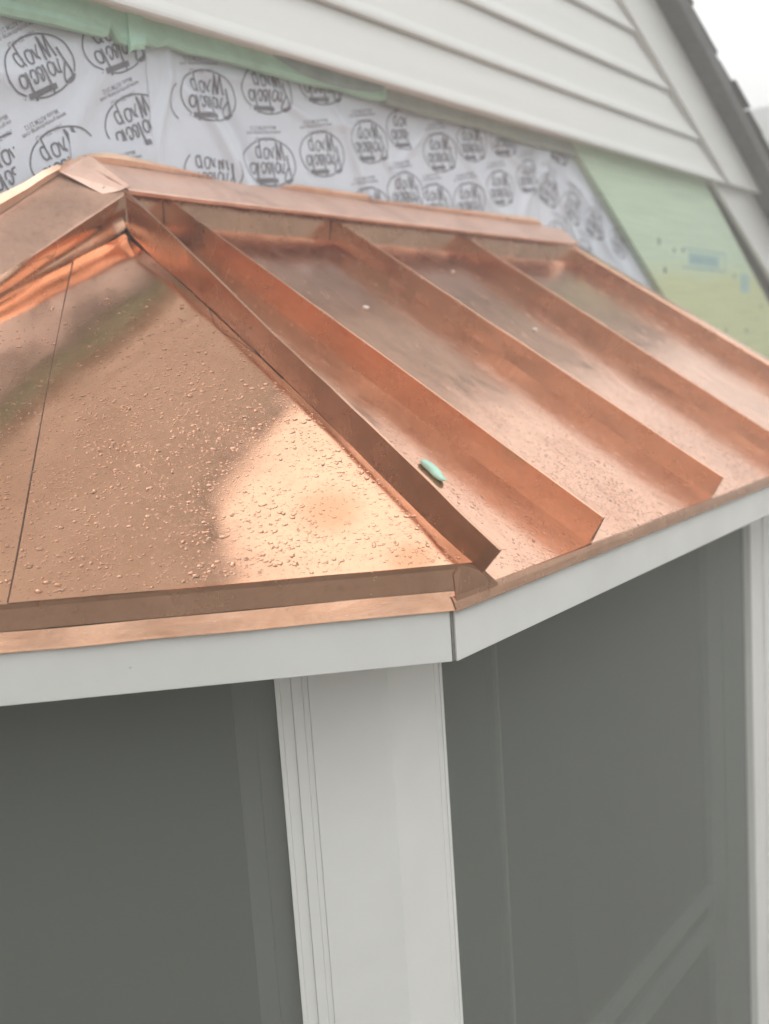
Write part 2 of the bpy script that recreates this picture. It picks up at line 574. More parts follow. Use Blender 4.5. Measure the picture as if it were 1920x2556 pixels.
fs = foam_piece(edge, 1.166, 'foam', 'foam_strip')
tag(fs, 'ragged green foam strip showing below the siding')
foam_piece([(1.442, 1.254), (1.60, 1.252), (1.832, 1.253), (2.0, 1.257), (2.246, 1.248), (2.503, 1.247), (2.7, 1.25), (2.80, 1.245)], 1.168, 'foam_shaded', 'foam_strip')
foam_piece([(.40, 1.205), (.415, 1.215), (.43, 1.218), (.448, 1.222)], 1.160, 'foam', 'foam_shred', 0.01)
foam_piece([(-2.5, 1.248), (-.4, 1.25), (.30, 1.252), (.343, 1.243)], 1.157, 'foam', 'foam_strip', 0.006)
tp = foam_piece([(0.855, 1.315), (0.90, 1.299), (0.975, 1.278), (1.05, 1.264), (1.16, 1.257), (1.26, 1.262), (1.36, 1.272), (1.42, 1.288)], 1.156, 'teal', 'tape_strip', 0.006)

# ------------------------------------------------------------------ house wrap with printed logos
wrap = empty('house_wrap', (1.0, 1.21, 0.6), 'white house wrap sheets with dark oval printed logos, above the copper roof', 'house wrap')
WY = 1.205
def wr(x, z):
    h = 0.0
    for (cx, cz, ang, wd, ln, amp) in [(0.74, 1.02, -0.75, .022, .22, .007), (0.80, 1.05, -0.8, .02, .20, -.006), (1.28, 1.09, -0.9, .02, .18, .006), (0.30, 1.10, 1.2, .03, .3, .005), (0.52, 1.1, 1.45, .016, .25, .006),
                                       (1.62, 1.15, 0.9, .02, .2, .005), (2.0, 1.09, -0.6, .025, .22, .006), (2.45, 1.1, 0.95, .025, .25, .008), (2.7, 1.0, -0.7, .02, .25, .007), (1.0, 1.19, -0.15, .02, .4, .004), (0.05, 1.1, 0.3, .04, .2, .006), (1.5, 1.04, -0.5, .02, .2, .005), (2.25, 1.2, -0.2, .02, .3, .006), (3.0, .98, -.65, .03, .3, .008)]:
        dx, dz = x - cx, z - cz
        u = dx * math.cos(ang) + dz * math.sin(ang)
        q = -dx * math.sin(ang) + dz * math.cos(ang) + 0.02 * math.sin(u * 14)
        h += amp * math.exp(-(q / wd) ** 2 - (u / ln) ** 2)
    h *= 2.1
    h += 0.005 * noise.noise(Vector((x * 3.5, z * 3.5, 1.7))) + 0.0016 * noise.noise(Vector((x * 11, z * 11, 4.1)))
    return h
def wrapsheet(xf, z0, z1, dy, nx=150, nz=60):
    v, f = [], []
    for j in range(nz + 1):
        z = z0 + (z1 - z0) * j / nz
        xa, xb = xf(z)
        for i in range(nx + 1):
            x = xa + (xb - xa) * i / nx
            v.append((x, WY - dy - wr(x, z), z))
    for j in range(nz):
        for i in range(nx):
            f.append((j * (nx + 1) + i, j * (nx + 1) + i + 1, (j + 1) * (nx + 1) + i + 1, (j + 1) * (nx + 1) + i))
    return obj('wrap_sheet', v, f, 'wrap', wrap, smooth=True, solid=0.0005)
ws_left = wrapsheet(lambda z: (-0.9, 0.47 + 0.02 * z), 0.75, 1.34, 0.0, 260, 120)
ws_mid = wrapsheet(lambda z: (0.455 + 0.02 * z, 2.49 + 0.03 * (z - 1)), 0.8, 1.34, 0.0022, 420, 110)
ws_right = wrapsheet(lambda z: (2.46 - 0.10 * (z - 1.1), gl(z) + 0.012), 0.45, 1.34, 0.0046, 200, 150)
ws_low = wrapsheet(lambda z: (0.22, 0.80 - 0.03 * (z - 0.9)), 0.78, 0.998, 0.0040, 110, 45)

LOGO = [(4, [(-68, 29), (-81, 13), (-89, -3), (-93, -20), (-93, -35), (-87, -49), (-77, -60), (-64, -69), (-51, -72), (-41, -74)]), (4, [(-9, -72), (10, -67), (26, -60), (43, -50), (59, -39), (73, -26)]), (4, [(-62, 36), (-46, 49), (-29, 60), (-9, 69), (16, 76), (41, 78), (59, 76), (76, 69), (88, 55), (96, 40), (98, 24), (96, 6)]), (5, [(-62, 36), (-54, 21), (-45, 5), (-35, -8)]), (5, [(-50, 17), (-60, 16), (-65, 9), (-61, -2), (-53, -10), (-46, -10), (-42, -3), (-45, 9)]), (5, [(-24, 32), (-32, 26), (-34, 19), (-30, 7), (-22, 1), (-14, 5), (-14, 15), (-17, 28), (-24, 32)]), (5, [(-16, 35), (-8, 26), (-3, 19), (4, 21), (5, 16)]), (4, [(-2, 49), (-2, 33), (0, 20)]), (6, [(1, 67), (12, 44), (22, 18)]), (7, [(4, 64), (18, 45), (34, 27)]), (6, [(20, 74), (25, 53), (34, 28)]), (6, [(22, 72), (35, 54), (51, 33)]), (6, [(53, 54), (66, 34), (80, 16), (90, 3)]), (5, [(71, 23), (67, 3), (67, -13), (71, -21), (78, -21)]), (11, [(77, -20), (88, -12), (92, -6), (94, 3)]), (5, [(51, 27), (52, 16), (55, 3), (58, -4)]), (5, [(38, 17), (42, 6), (49, -4), (61, 0)]), (5, [(33, 14), (25, 13), (21, 5), (24, -8), (32, -14), (39, -11), (40, 1), (36, 12), (33, 14)]), (6, [(5, 4), (13, -10), (20, -24), (28, -35)]), (5, [(-8, -19), (-1, -21), (0, -29), (5, -32), (8, -25), (3, -11), (-3, -4), (-12, -10), (-8, -20)]), (5, [(-22, -34), (-17, -42), (-11, -38), (-11, -27), (-18, -15), (-27, -16), (-30, -23), (-28, -34)]), (6, [(-45, -24), (-38, -36), (-29, -52), (-21, -62)]), (5, [(-49, -31), (-58, -34), (-61, -42), (-57, -53), (-49, -58), (-41, -56), (-40, -47), (-43, -36), (-49, -31)]), (13, [(-34, -75), (-5, -60), (20, -46), (43, -35)]), (6, [(-15, -70), (-12, -79)]), (5, [(33, -43), (37, -53)]), (3, [(-46, -80), (-44, -83)])]
A0 = R(23.1)

def smooth_line(pts, n=4):
    o = []
    P = [pts[0]] + list(pts) + [pts[-1]]
    for i in range(1, len(P) - 2):
        for k in range(n):
            t = k / n
            o.append(tuple(0.5 * ((2 * P[i][c]) + (-P[i - 1][c] + P[i + 1][c]) * t + (2 * P[i - 1][c] - 5 * P[i][c] + 4 * P[i + 1][c] - P[i + 2][c]) * t * t + (-P[i - 1][c] + 3 * P[i][c] - 3 * P[i + 1][c] + P[i + 2][c]) * t ** 3) for c in (0, 1)))
    o.append(pts[-1])
    return o
LOGO_S = [(wd, smooth_line(p)) for wd, p in LOGO]

def logo(x, z, ang, parent, dy, clip=None, sx=1.0, only=None):
    """ribbons of ink lying on the sheet; ang is the tilt of the printed line in degrees."""
    v, f = [], []
    ca, sa = math.cos(R(ang) - A0), math.sin(R(ang) - A0)
    for si, (wd, pts) in enumerate(LOGO_S):
        if only is not None and si != only:
            continue
        prev = None
        for i, (a, b) in enumerate(pts):
            p0 = pts[max(0, i - 1)]
            p1 = pts[min(len(pts) - 1, i + 1)]
            tx, tz = p1[0] - p0[0], p1[1] - p0[1]
            l = math.hypot(tx, tz) or 1
            nx, nz = -tz / l * wd / 2, tx / l * wd / 2
            row = []
            ok = True
            for s in (-1, 1):
                u, q = (a + s * nx) / 1000 * sx, (b + s * nz) / 1000
                X, Z = x + u * ca - q * sa, z + u * sa + q * ca
                if clip and not clip(X, Z):
                    ok = False
                row.append((X, WY - dy - wr(X, Z) - 0.0015 - si * 0.000025, Z))
            if not ok:
                prev = None
                continue
            k = len(v)
            v += row
            if prev is not None:
                f.append((prev, prev + 1, k + 1, k))
            prev = k
    if f:
        return obj('printed_logo', v, f, 'ink', parent)

# tiny type above each logo
def type_mesh(s, length):
    cu = bpy.data.curves.new('type', 'FONT')
    cu.body = s
    cu.align_x = 'CENTER'
    cu.size = 1
    cu.offset = 0.012
    cu.resolution_u = 1
    o = bpy.data.objects.new('type', cu)
    COL.objects.link(o)
    dg = bpy.context.evaluated_depsgraph_get()
    me = bpy.data.meshes.new_from_object(o.evaluated_get(dg))
    vs = [p.co.copy() for p in me.vertices]
    fs = [tuple(p.vertices) for p in me.polygons]
    bpy.data.objects.remove(o)
    bpy.data.curves.remove(cu)
    bpy.data.meshes.remove(me)
    wd = max(p.x for p in vs) - min(p.x for p in vs)
    k = length / wd
    return [(p.x * k, p.y * 0.0155) for p in vs], fs
TYPE = [(type_mesh('1-800-759-9727', .086), -0.066 + .030, .0), (type_mesh('www.protectowrap.com', .142), 0, 0), (type_mesh('Meets ASTM 2112', .108), 0, 0)]
TOFF = [(-.036, .0605), (-.0455, .075), (-.0515, .0875)]

def small_type(x, z, ang, parent, dy, clip=None):
    v, f = [], []
    base = R(19.0)
    ca, sa = math.cos(R(ang) - base), math.sin(R(ang) - base)
    tl = R(ang) + R(9) + math.pi
    ct, st = math.cos(tl), math.sin(tl)
    for ((vs, fs), _, _), (ox, oz) in zip(TYPE, TOFF):
        cx, cz = x + ox * ca - oz * sa, z + ox * sa + oz * ca
        k = len(v)
        good = []
        for (a, b) in vs:
            X, Z = cx + a * ct - b * st, cz + a * st + b * ct
            good.append(not clip or clip(X, Z))
            v.append((X, WY - dy - wr(X, Z) - 0.0015, Z))
        for q in fs:
            if all(good[i] for i in q):
                f.append(tuple(i + k for i in q))
    if f:
        obj('printed_text', v, f, 'ink_pale', parent)

inl = lambda X, Z: X < 0.463 + 0.02 * Z
inm = lambda X, Z: 0.457 + 0.02 * Z < X < 2.45 - 0.1 * (Z - 1.1)
inm2 = lambda X, Z: inm(X, Z) and not (X < 0.80 - 0.03 * (Z - 0.9) and Z < 1.0)
inr = lambda X, Z: 2.462 - 0.1 * (Z - 1.1) < X < gl(Z) + 0.008
for (x, z, a, par, dy, cl) in [
    (.161, 1.137, 23, ws_left, 0, inl), (.383, 1.231, 20, ws_left, 0, inl), (.430, 1.049, 19, ws_left, 0, lambda X, Z: inl(X, Z) and Z > 0.998), (.207, .937, 21, ws_left, 0, lambda X, Z: inl(X, Z) and X > .08), (-.12, 1.06, 23, ws_left, 0, inl), (.075, .905, 23, ws_left, 0, lambda X, Z: X < .075),
    (.643, 1.130, 2, ws_mid, .0022, lambda X, Z: X < .572), (.683, 1.157, 2, ws_mid, .0022, inm2), (.915, 1.212, 2, ws_mid, .0022, inm), (1.153, 1.275, 3, ws_mid, .0022, inm),
    (.908, 1.009, 0, ws_mid, .0022, inm2), (1.138, 1.06, 3, ws_mid, .0022, inm), (1.371, 1.127, 3, ws_mid, .0022, inm), (1.577, 1.196, 3, ws_mid, .0022, lambda X, Z: inm(X, Z) and X < 1.60), (1.779, 1.144, 3, ws_mid, .0022, inm), (1.987, 1.203, 3, ws_mid, .0022, inm), (2.212, 1.249, 2, ws_mid, .0022, inm),
    (1.555, .986, 2, ws_mid, .0022, inm), (1.730, .964, 2, ws_mid, .0022, lambda X, Z: inm(X, Z) and X > 1.66), (1.949, .990, 3, ws_mid, .0022, inm), (2.176, 1.059, 2, ws_mid, .0022, inm), (2.404, 1.126, 0, ws_mid, .0022, inm), (1.36, .915, 2, ws_mid, .0022, inm),
    (2.552, 1.09, -24, ws_right, .0046, inr), (2.658, 1.272, -20, ws_right, .0046, inr), (2.763, 1.033, -26, ws_right, .0046, inr), (2.969, .985, -26, ws_right, .0046, inr), (3.211, .911, -26, ws_right, .0046, inr), (2.62, .90, -24, ws_right, .0046, inr), (2.86, .84, -24, ws_right, .0046, inr),
    (.673, .955, 1, ws_low, .0040, lambda X, Z: Z < .996 and .222 < X < .79), (.40, .87, 10, ws_low, .0040, lambda X, Z: Z < .996 and .222 < X < .79)]:
    logo(x, z, a, par, dy, cl, 0.9 if par is ws_right else 1.0, 0 if (par is ws_mid and abs(x - .643) < .01) else None)
    if not (par is ws_mid and abs(x - .643) < .01):
        small_type(x, z, a, par, dy, cl)

# ------------------------------------------------------------------ bay window body
bay = empty('bay_window', (1.2, 0.6, GZ), 'white framed bay window with dark screened panes under the copper roof', 'bay window')
FH = 0.089
EW = 2.62                                     # right end of the front face
LS = 1.50                                     # length of the angled face
# fascia boards
v, f = prism([(-0.003, 0, -FH), (EW, 0, -FH), (EW, 0, -0.003), (-0.003, 0, -0.003)], (0, 0, 0), (0.009, 0.022, 0))
obj('fascia_board', v, f, 'white', bay, bevel=0.0015)
a0, a1 = Vector((-0.0075, 0.0065, 0)), Vector((-LS * Q, LS * Q, 0))
v, f = prism([a0 + Vector((0, 0, -FH)), a1 + Vector((0, 0, -FH)), a1 + Vector((0, 0, -0.004)), a0 + Vector((0, 0, -0.004))], (0, 0, 0), (0.0155, 0.0155, 0))
obj('fascia_board', v, f, 'white', bay, bevel=0.0015)
v, f = prism([(-0.0062, 0.0058, -FH + 0.001), (0.001, 0.0035, -FH + 0.001), (0.001, 0.0035, -0.006), (-0.0062, 0.0058, -0.006)], (0, 0, 0), (0.006, 0.012, 0))
obj('corner_joint', v, f, 'caulk', bay)
# soffit
v, f = prism([(0.02, 0.02, -FH + 0.012), (EW, 0.02, -FH + 0.012), (EW, 1.2, -FH + 0.012), (-1.05, 1.2, -FH + 0.012), (-1.05, 1.08, -FH + 0.012)], (0, 0, 0), (0, 0, 0.012))
obj('soffit', v, f, 'white', bay)
OV = 0.23
cor = Vector((OV * 0.41421, OV, 0))            # wall corner in plan
ez = Vector((0, 0, 1))
UR, VR = Vector((1, 0, 0)), Vector((0, 1, 0))            # front face: along, inward
UL, VL = Vector((-Q, Q, 0)), Vector((Q, Q, 0))           # angled face: along (away from the corner), inward
WZ0, WZ1 = -2.2, -FH + 0.015
def facebox(U, V, u0, u1, d0, d1, z0, z1, m, name, parent, bevel=0.002):
    c = cor
    pts = [c + U * u0 + V * d0 + ez * z0, c + U * u1 + V * d0 + ez * z0, c + U * u1 + V * d0 + ez * z1, c + U * u0 + V * d0 + ez * z1]
    v, f = prism(pts, (0, 0, 0), V * (d1 - d0))
    return obj(name, v, f, m, parent, bevel=bevel)
# corner boards (the two legs of the corner post), mitred
t = 0.02
mi = t * math.tan(R(22.5))
def corner_leg(U, V, u1):
    pts = [cor + ez * GZ, cor + U * u1 + ez * GZ, cor + U * u1 + V * t + ez * GZ, cor + U * mi + V * t + ez * GZ]
    v, f = prism(pts, (0, 0, 0), (0, 0, WZ1 - GZ))
    return obj('corner_board', v, f, 'vinyl', bay, bevel=0.0008)
corner_leg(UL, VL, 0.146)
corner_leg(UR, VR, 0.145)
# trims of the angled side, from the post outwards: groove, bead, wide jamb, bead
for (u0, u1, d0, d1, m) in [(0.1461, 0.1575, 0.004, 0.03, 'vinyl'), (0.1576, 0.1770, -0.002, 0.03, 'vinyl'), (0.1773, 0.1975, 0.003, 0.035, 'vinyl'), (0.1976, 0.207, 0.001, 0.035, 'vinyl')]:
    facebox(UL, VL, u0, u1, d0, d1, WZ0, WZ1, m, 'window_trim', bay, 0.0012)
for (u0, u1, d0, d1, m) in [(0.1451, 0.157, -0.001, 0.03, 'vinyl'), (0.1572, 0.166, 0.003, 0.035, 'vinyl'), (0.1662, 0.175, 0.001, 0.035, 'vinyl')]:
    facebox(UR, VR, u0, u1, d0, d1, WZ0, WZ1, m, 'window_trim', bay, 0.0012)

def window(U, V, u0, u1, stiles, rails, name):
    wo = empty(name, cor + U * ((u0 + u1) / 2) + ez * WZ0, None, None)
    wo.parent = bay
    wo.matrix_parent_inverse = Matrix.Translation(-world_loc(bay))
    tagme = wo
    for (a, b, d) in stiles:
        facebox(U, V, a, b, d, d + 0.03, WZ0, WZ1, 'stile', 'sash_stile', tagme)
    for (za, zb_, d) in rails:
        facebox(U, V, u0 + 0.03, u1 - 0.1, d, d + 0.03, za, zb_, 'stile', 'sash_rail', tagme)
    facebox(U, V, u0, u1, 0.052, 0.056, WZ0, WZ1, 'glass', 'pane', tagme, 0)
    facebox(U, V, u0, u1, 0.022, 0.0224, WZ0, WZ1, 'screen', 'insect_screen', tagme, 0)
    return wo
wl = window(UL, VL, 0.2075, 1.20, [(0.249, 0.287, 0.030), (0.2075, 0.249, 0.036)], [], 'side_window')
tag(wl, 'dark screened pane left of the corner post')
wf = window(UR, VR, 0.1755, 1.985, [(1.68, 1.80, 0.034), (1.80, 1.985, 0.030), (0.436, 0.446, 0.044)], [(-1.43, -1.385, 0.033), (-1.56, -1.50, 0.034)], 'front_window')
tag(wf, 'wide dark screened pane right of the corner post')
# right-hand mullion of the front window
for (u0, u1, d0, d1) in [(1.986, 2.01, -0.004, 0.035), (2.011, 2.12, 0.002, 0.03), (2.121, 2.16, -0.004, 0.03), (2.161, 2.5, 0.0, 0.03)]:
    facebox(UR, VR, u0, u1, d0, d1, GZ, WZ1, 'vinyl', 'window_trim', bay, 0.0025)
facebox(UL, VL, 1.201, 1.30, 0.0, 0.03, GZ, WZ1, 'vinyl', 'window_trim', bay, 0.0025)
facebox(UR, VR, 0.146, 1.985, 0.0, 0.03, GZ, WZ0 - 0.001, 'vinyl', 'apron_panel', bay, 0.002)
facebox(UL, VL, 0.147, 1.20, 0.0, 0.03, GZ, WZ0 - 0.001, 'vinyl', 'apron_panel', bay, 0.002)
# room inside
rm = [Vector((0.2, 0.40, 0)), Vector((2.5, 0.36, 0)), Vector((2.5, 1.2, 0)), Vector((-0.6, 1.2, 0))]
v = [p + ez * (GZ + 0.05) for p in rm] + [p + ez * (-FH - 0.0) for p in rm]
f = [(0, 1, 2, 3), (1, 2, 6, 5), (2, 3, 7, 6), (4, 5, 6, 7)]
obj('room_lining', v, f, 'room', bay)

# ------------------------------------------------------------------ copper roof
roof = empty('copper_roof', (1.0, 0.6, 0.0), 'new wet copper hip roof with standing seams over the bay window', 'roof')
# roof deck under the metal
dk = 0.012
v = [rp(0.05, 0.02, -dk), rp(EW, 0.02, -dk), rp(EW, 1.2, -dk), Vector((0.30, 1.2, 0.80)), Vector((-1.0, 1.2, 0.10)), Vector((-1.0, 1.05, 0.055)), Vector((-0.0, 0.045, 0.055))]
b = [Vector((p.x, p.y, -FH + 0.026)) for p in v]
n = len(v)
apex = HA - Vector((0, 0, 0.03))
vv = v + b + [apex]
ff = [(0, 1, 2, 3, 14), (6, 0, 14), (14, 3, 4, 5), (5, 6, 14)] + [tuple(range(n, 2 * n))]
for i in range(n):
    j = (i + 1) % n
    ff.append((i, j, n + j, n + i))
obj('roof_deck', vv, ff, 'wallboard', roof)

FLG = [(0.38, 0.656), (0.368, 0.596), (0.35, 0.569), (0.322, 0.546), (0.281, 0.495), (0.24, 0.429)]
# angled plane: two sheets lapping
LAP = 0.675
def lfn(s, t, p):
    return lbow((p.x + p.y) * Q)
v, f = sheet(lp(-0.033, -0.002, 0.001), lp(LAP + 0.012, -0.002, 0.001), lp(LAP + 0.012, 0.869, 0.001), lp(0.583, 0.974, 0.001), 80, 80, NL, 0.0013, 4.0, 3.0, edge=False, fn=lfn)
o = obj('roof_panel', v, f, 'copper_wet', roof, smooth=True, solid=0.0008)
tag(o, 'large wet copper panel covered with rain drops')
v, f = sheet(lp(LAP, -0.002, -0.0008), lp(1.545, -0.002, -0.0008), lp(1.545, 0.012, -0.0008), lp(LAP, 0.881, -0.0008), 60, 60, NL, 0.0013, 4.0, 3.0, edge=False, fn=lfn)
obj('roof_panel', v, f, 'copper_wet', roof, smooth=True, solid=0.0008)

# front plane: pans between seams
SX = [0.467, 1.118, 1.765, 2.66]         # seams at the eave
ST = [0.425, 1.062, 1.765, 2.62]         # and at the top
def pan(xa0, xa1, xb0, xb1, seed, m='copper'):
    v, f = sheet(rp(xa0, 0.0), rp(xb0, 0.0), rp(xb1, 1.165), rp(xa1, 1.165), 40, 70, NR, 0.0010, 3.5, 4.0, edge=False)
    return obj('roof_panel', v, f, m, roof, smooth=True, solid=0.0008)
pan(hipx(0.0) + 0.002, hipx(1.165) + 0.004, SX[0] - 0.002, ST[0] - 0.002, 1.0)
for k in range(3):
    pan(SX[k] + 0.002, ST[k] + 0.002, SX[k + 1] - 0.002, ST[k + 1] - 0.002, 1.0 + 3.7 * (k + 1))

# standing seams: double-folded upright leaf with a hemmed top
def seamprof(h):
    return [(-0.0018, -0.002), (-0.0018, h * 0.5), (-0.0018, h - 0.012), (-0.0034, h - 0.0105), (-0.0034, h - 0.001), (-0.002, h + 0.0006), (0.0016, h + 0.0006), (0.0022, h - 0.001), (0.0018, h * 0.5), (0.0018, -0.002)]
for x, xt, h, sd in ((SX[0], ST[0], 0.066, 2), (SX[1], ST[1], 0.063, 5), (SX[2], ST[2], 0.058, 9)):
    v, f = sweep(seamprof(h), rp(x, 0.001), rp(xt, 1.15), (1, 0, 0), NR, 60, 0.006, sd)
    s_ = obj('standing_seam', v, f, 'copper_seam', roof)
    # folded end tab
    e0 = rp(x, 0.0008)
    v, f = prism([e0 + Vector((-0.0018, 0, 0)), e0 + NR * (h - 0.004) + Vector((-0.0015, 0, 0)), e0 + NR * (h - 0.004) + Vector((0.0015, 0, 0)), e0 + NR * 0.012 + Vector((0.012, 0, 0)), e0 + Vector((0.014, 0, 0))], (0, 0, 0), NR.cross(Vector((1, 0, 0))).normalized() * 0.001)
    obj('end_tab', v, f, 'copper_seam', s_)

# hip seam: leaf from the front plane up past the edge of the angled plane
hd = (HA - HB)
hu = Vector((hd.x, hd.y, 0)).normalized()
hn = Vector((-hu.y, hu.x, 0))
ns = 60
v, f = [], []
for i in range(ns + 1):
    t = -0.02 + 0.985 * i / ns
    base = HB + hd * t
    zlow = 0.02 + TR * base.y + 0.0005
    tt = t - 0.036 * (1 - t)
    top = HB + hd * tt
    hgt = 0.066 + 0.034 * max(0, t)
    top = Vector((top.x, top.y, top.z + hgt))
    kk = min(1.0, max(0.0, (t - 0.005) / 0.05))
    low = Vector((base.x, base.y, (base.z - 0.003) * (1 - kk) + min(zlow, base.z - 0.003) * kk))
    wv = 0.004 * fnoise(base, 4, 7) + 0.002 * fnoise(base, 11, 2)
    for k, (q, off) in enumerate([(low, 0.0016), (base, 0.0016), (base.lerp(top, 0.5), 0.0016), (base.lerp(top, 0.86), 0.0016), (base.lerp(top, 0.87), 0.0045), (top, 0.0045), (top, -0.0018), (base.lerp(top, 0.5), -0.0016), (base, -0.0016), (low, -0.0016)]):
        ww = wv * (0.0 if k in (0, 9) else (0.3 if k in (1, 8) else 1.0))
        v.append(q + hn * (off + ww))
m_ = 10
for i in range(ns):
    for k in range(m_):
        k2 = (k + 1) % m_
        f.append((i * m_ + k, i * m_ + k2, (i + 1) * m_ + k2, (i + 1) * m_ + k))
f.append(tuple(range(m_)))
f.append(tuple(ns * m_ + k for k in range(m_ - 1, -1, -1)))
hs = obj('hip_seam', v, f, 'copper_seam', roof)
# fine dark joint lines on the big panel: the lap between its sheets and the edge of the hip flange
def joint(pts, wd, name):
    v, f = [], []
    n = len(pts)
    for i, p in enumerate(pts):
        q0, q1 = pts[max(0, i - 1)], pts[min(n - 1, i + 1)]
        ax = (q1 - q0).normalized()
        sd_ = NL.cross(ax).normalized() * wd / 2
        v += [p - sd_, p + sd_, p + sd_ + NL * 0.0007, p - sd_ + NL * 0.0007]
    for i in range(n - 1):
        for k in range(4):
            k2 = (k + 1) % 4
            f.append((i * 4 + k, i * 4 + k2, i * 4 + 4 + k2, i * 4 + 4 + k))
    f += [(3, 2, 1, 0), tuple(4 * (n - 1) + k for k in range(4))]
    return obj(name, v, f, 'joint', roof)
joint([lp(LAP + 0.0135 + 0.001 * math.sin(d * 9), d, 0.0003 + lbow(d) + dent(lp(LAP, d), 0.0013, 4.0, 3.0)) for d in [0.88 * k / 30 for k in range(31)]], 0.0022, 'lap_joint')
joint([lp(a, d, 0.0012 + lbow(d) + dent(lp(a, d), 0.0013, 4.0, 3.0)) for a, d in FLG], 0.0016, 'flange_edge')

# rake flange on the right end
fl = [(0.0, 0.0), (-0.002, 0.004), (-0.002, 0.052), (0.002, 0.056), (0.06, 0.058), (0.06, 0.054), (0.004, 0.052), (0.004, 0.0)]
v, f = sweep(fl, rp(SX[3], 0.001), rp(ST[3], 1.17), (1, 0, 0), NR, 40, 0.006, 4)
obj('rake_flange', v, f, 'copper_seam', roof)

# eave edge of the angled side: upright face, then a kicked-out drip
U0 = Vector((-Q, Q, 0))
OUT = Vector((-Q, -Q, 0))
def eave_strip(name, s0, s1, rows, m, n=50, seed=0, amp=0.0012):
    v, f = [], []
    for i in range(n + 1):
        s = s0 + (s1 - s0) * i / n
        for (o_, z) in rows:
            p = U0 * s + OUT * o_ + ez * z
            v.append(p + OUT * amp * fnoise(p, 9, seed) + ez * amp * 0.5 * fnoise(p, 6, seed + 4))
    m_ = len(rows)
    for i in range(n):
        for k in range(m_ - 1):
            f.append((i * m_ + k, i * m_ + k + 1, (i + 1) * m_ + k + 1, (i + 1) * m_ + k))
    return obj(name, v, f, m, roof, smooth=False, solid=0.0009)
eave_strip('eave_face', -0.012, 1.5, [(0.0022, 0.0705), (0.0008, 0.062), (0.0008, 0.045), (0.001, 0.028)], 'copper_seam', seed=3)
eave_strip('drip_edge', -0.001, 1.5, [(0.0015, 0.0270), (0.0045, 0.015), (0.0080, 0.001), (0.0090, -0.0025), (0.0060, -0.0045)], 'copper_drip', seed=6, amp=0.003)
# eave edge of the front side
v, f = [], []
n = 60
for i in range(n + 1):
    x = -0.012 + (EW + 0.06) * i / n
    zt = 0.0125 if x > 0.0 else 0.018
    for (y, z) in [(0.0, 0.0195), (-0.0030, 0.0185), (-0.0065, 0.010), (-0.0105, -0.002), (-0.0085, -0.0045)]:
        v.append((x, y + 0.0009 * fnoise((x, y, z), 9), z + 0.001 * fnoise((x, 0, 3), 6)))
for i in range(n):
    for k in range(4):
        f.append((i * 5 + k, i * 5 + k + 1, (i + 1) * 5 + k + 1, (i + 1) * 5 + k))
obj('drip_edge', v, f, 'copper_seam', roof, solid=0.0009)
# end of the angled eave face, folded round the corner and tapering into the front pan
v, f = prism([(0.010, -0.0110, 0.0715), (0.028, -0.0125, 0.0705), (0.075, -0.010, 0.047), (0.118, -0.0085, 0.016), (0.115, -0.0095, 0.0118), (-0.004, -0.0065, 0.0118), (-0.004, -0.0035, 0.055)], (0, 0, 0), (0, 0.0012, 0))
obj('corner_fold', v, f, 'copper_seam', roof)

# flashing along the wall: ridge cap over the front plane, sloping cap over the angled plane
CN = Vector((0, -0.095, 0.12)).normalized()
def cap(c00, c10, c11, c01, nu, nv, m, name, amp, seed):
    a, b_, c, d_ = [Vector(q) for q in (c00, c10, c11, c01)]
    nrm = (b_ - a).cross(d_ - a).normalized()
    v, f = sheet(a, b_, c, d_, nu, nv, nrm, amp, 5.0, seed, edge=False)
    W = nu + 1
    k = len(v)
    dn = Vector((0, 0.004, -0.006))
    for i in range(W):                      # hemmed lower lip
        v.append(v[i] + Vector((0, -0.003, -0.004)))
    for i in range(W):
        v.append(v[i] + dn + Vector((0, 0.004, -0.004)))
    for i in range(nu):
        f.append((i + 1, i, k + i, k + i + 1))
        f.append((k + i + 1, k + i, k + W + i, k + W + i + 1))
    return obj(name, v, f, m, roof, smooth=False, solid=0.0009)
rc = cap((0.286, 1.08, 0.853), (2.575, 1.08, 0.859), (2.66, 1.196, 0.938), (0.232, 1.196, 0.936), 70, 6, 'copper_dull', 'ridge_cap', 0.002, 2)
tag(rc, 'dull pink copper cap strip along the top of the roof')
lc = cap((-1.02, 1.085, 0.092), (0.290, 1.085, 0.850), (0.250, 1.197, 0.945), (-1.02, 1.197, 0.165), 50, 6, 'copper_spot', 'wall_cap', 0.0025, 8)
# lapped tab where the ridge cap folds over the sloping cap
v, f = prism([(0.292, 1.083, 0.8590), (0.272, 1.092, 0.8480), (0.233, 1.110, 0.8385), (0.172, 1.184, 0.8965), (0.200, 1.184, 0.9260), (0.262, 1.186, 0.9430), (0.300, 1.130, 0.8980)], (0, -0.002, 0.002), CN * 0.0012 + Vector((0, -0.002, 0.002)))
tab = obj('lap_tab', v, f, 'copper_dull', rc)
v, f = prism([(0.170, 1.180, 0.8980), (0.174, 1.178, 0.9060), (0.203, 1.178, 0.9330), (0.203, 1.180, 0.9260)], (0, 0, 0), (0, 0.003, 0.002))
obj('lap_edge', v, f, 'copper_leg', rc)
for (x, y, z) in [(0.205, 1.172, 0.9025), (0.245, 1.113, 0.8570)]:
    vv = []
    for k in range(8):
        a = 2 * math.pi * k / 8
        vv.append(Vector((x + 0.007 * math.cos(a), y, z + 0.0028 * math.sin(a))))
    v, f = prism(vv, -CN * 0.001, CN * 0.0035)
    obj('rivet', v, f, 'rivet', tab)
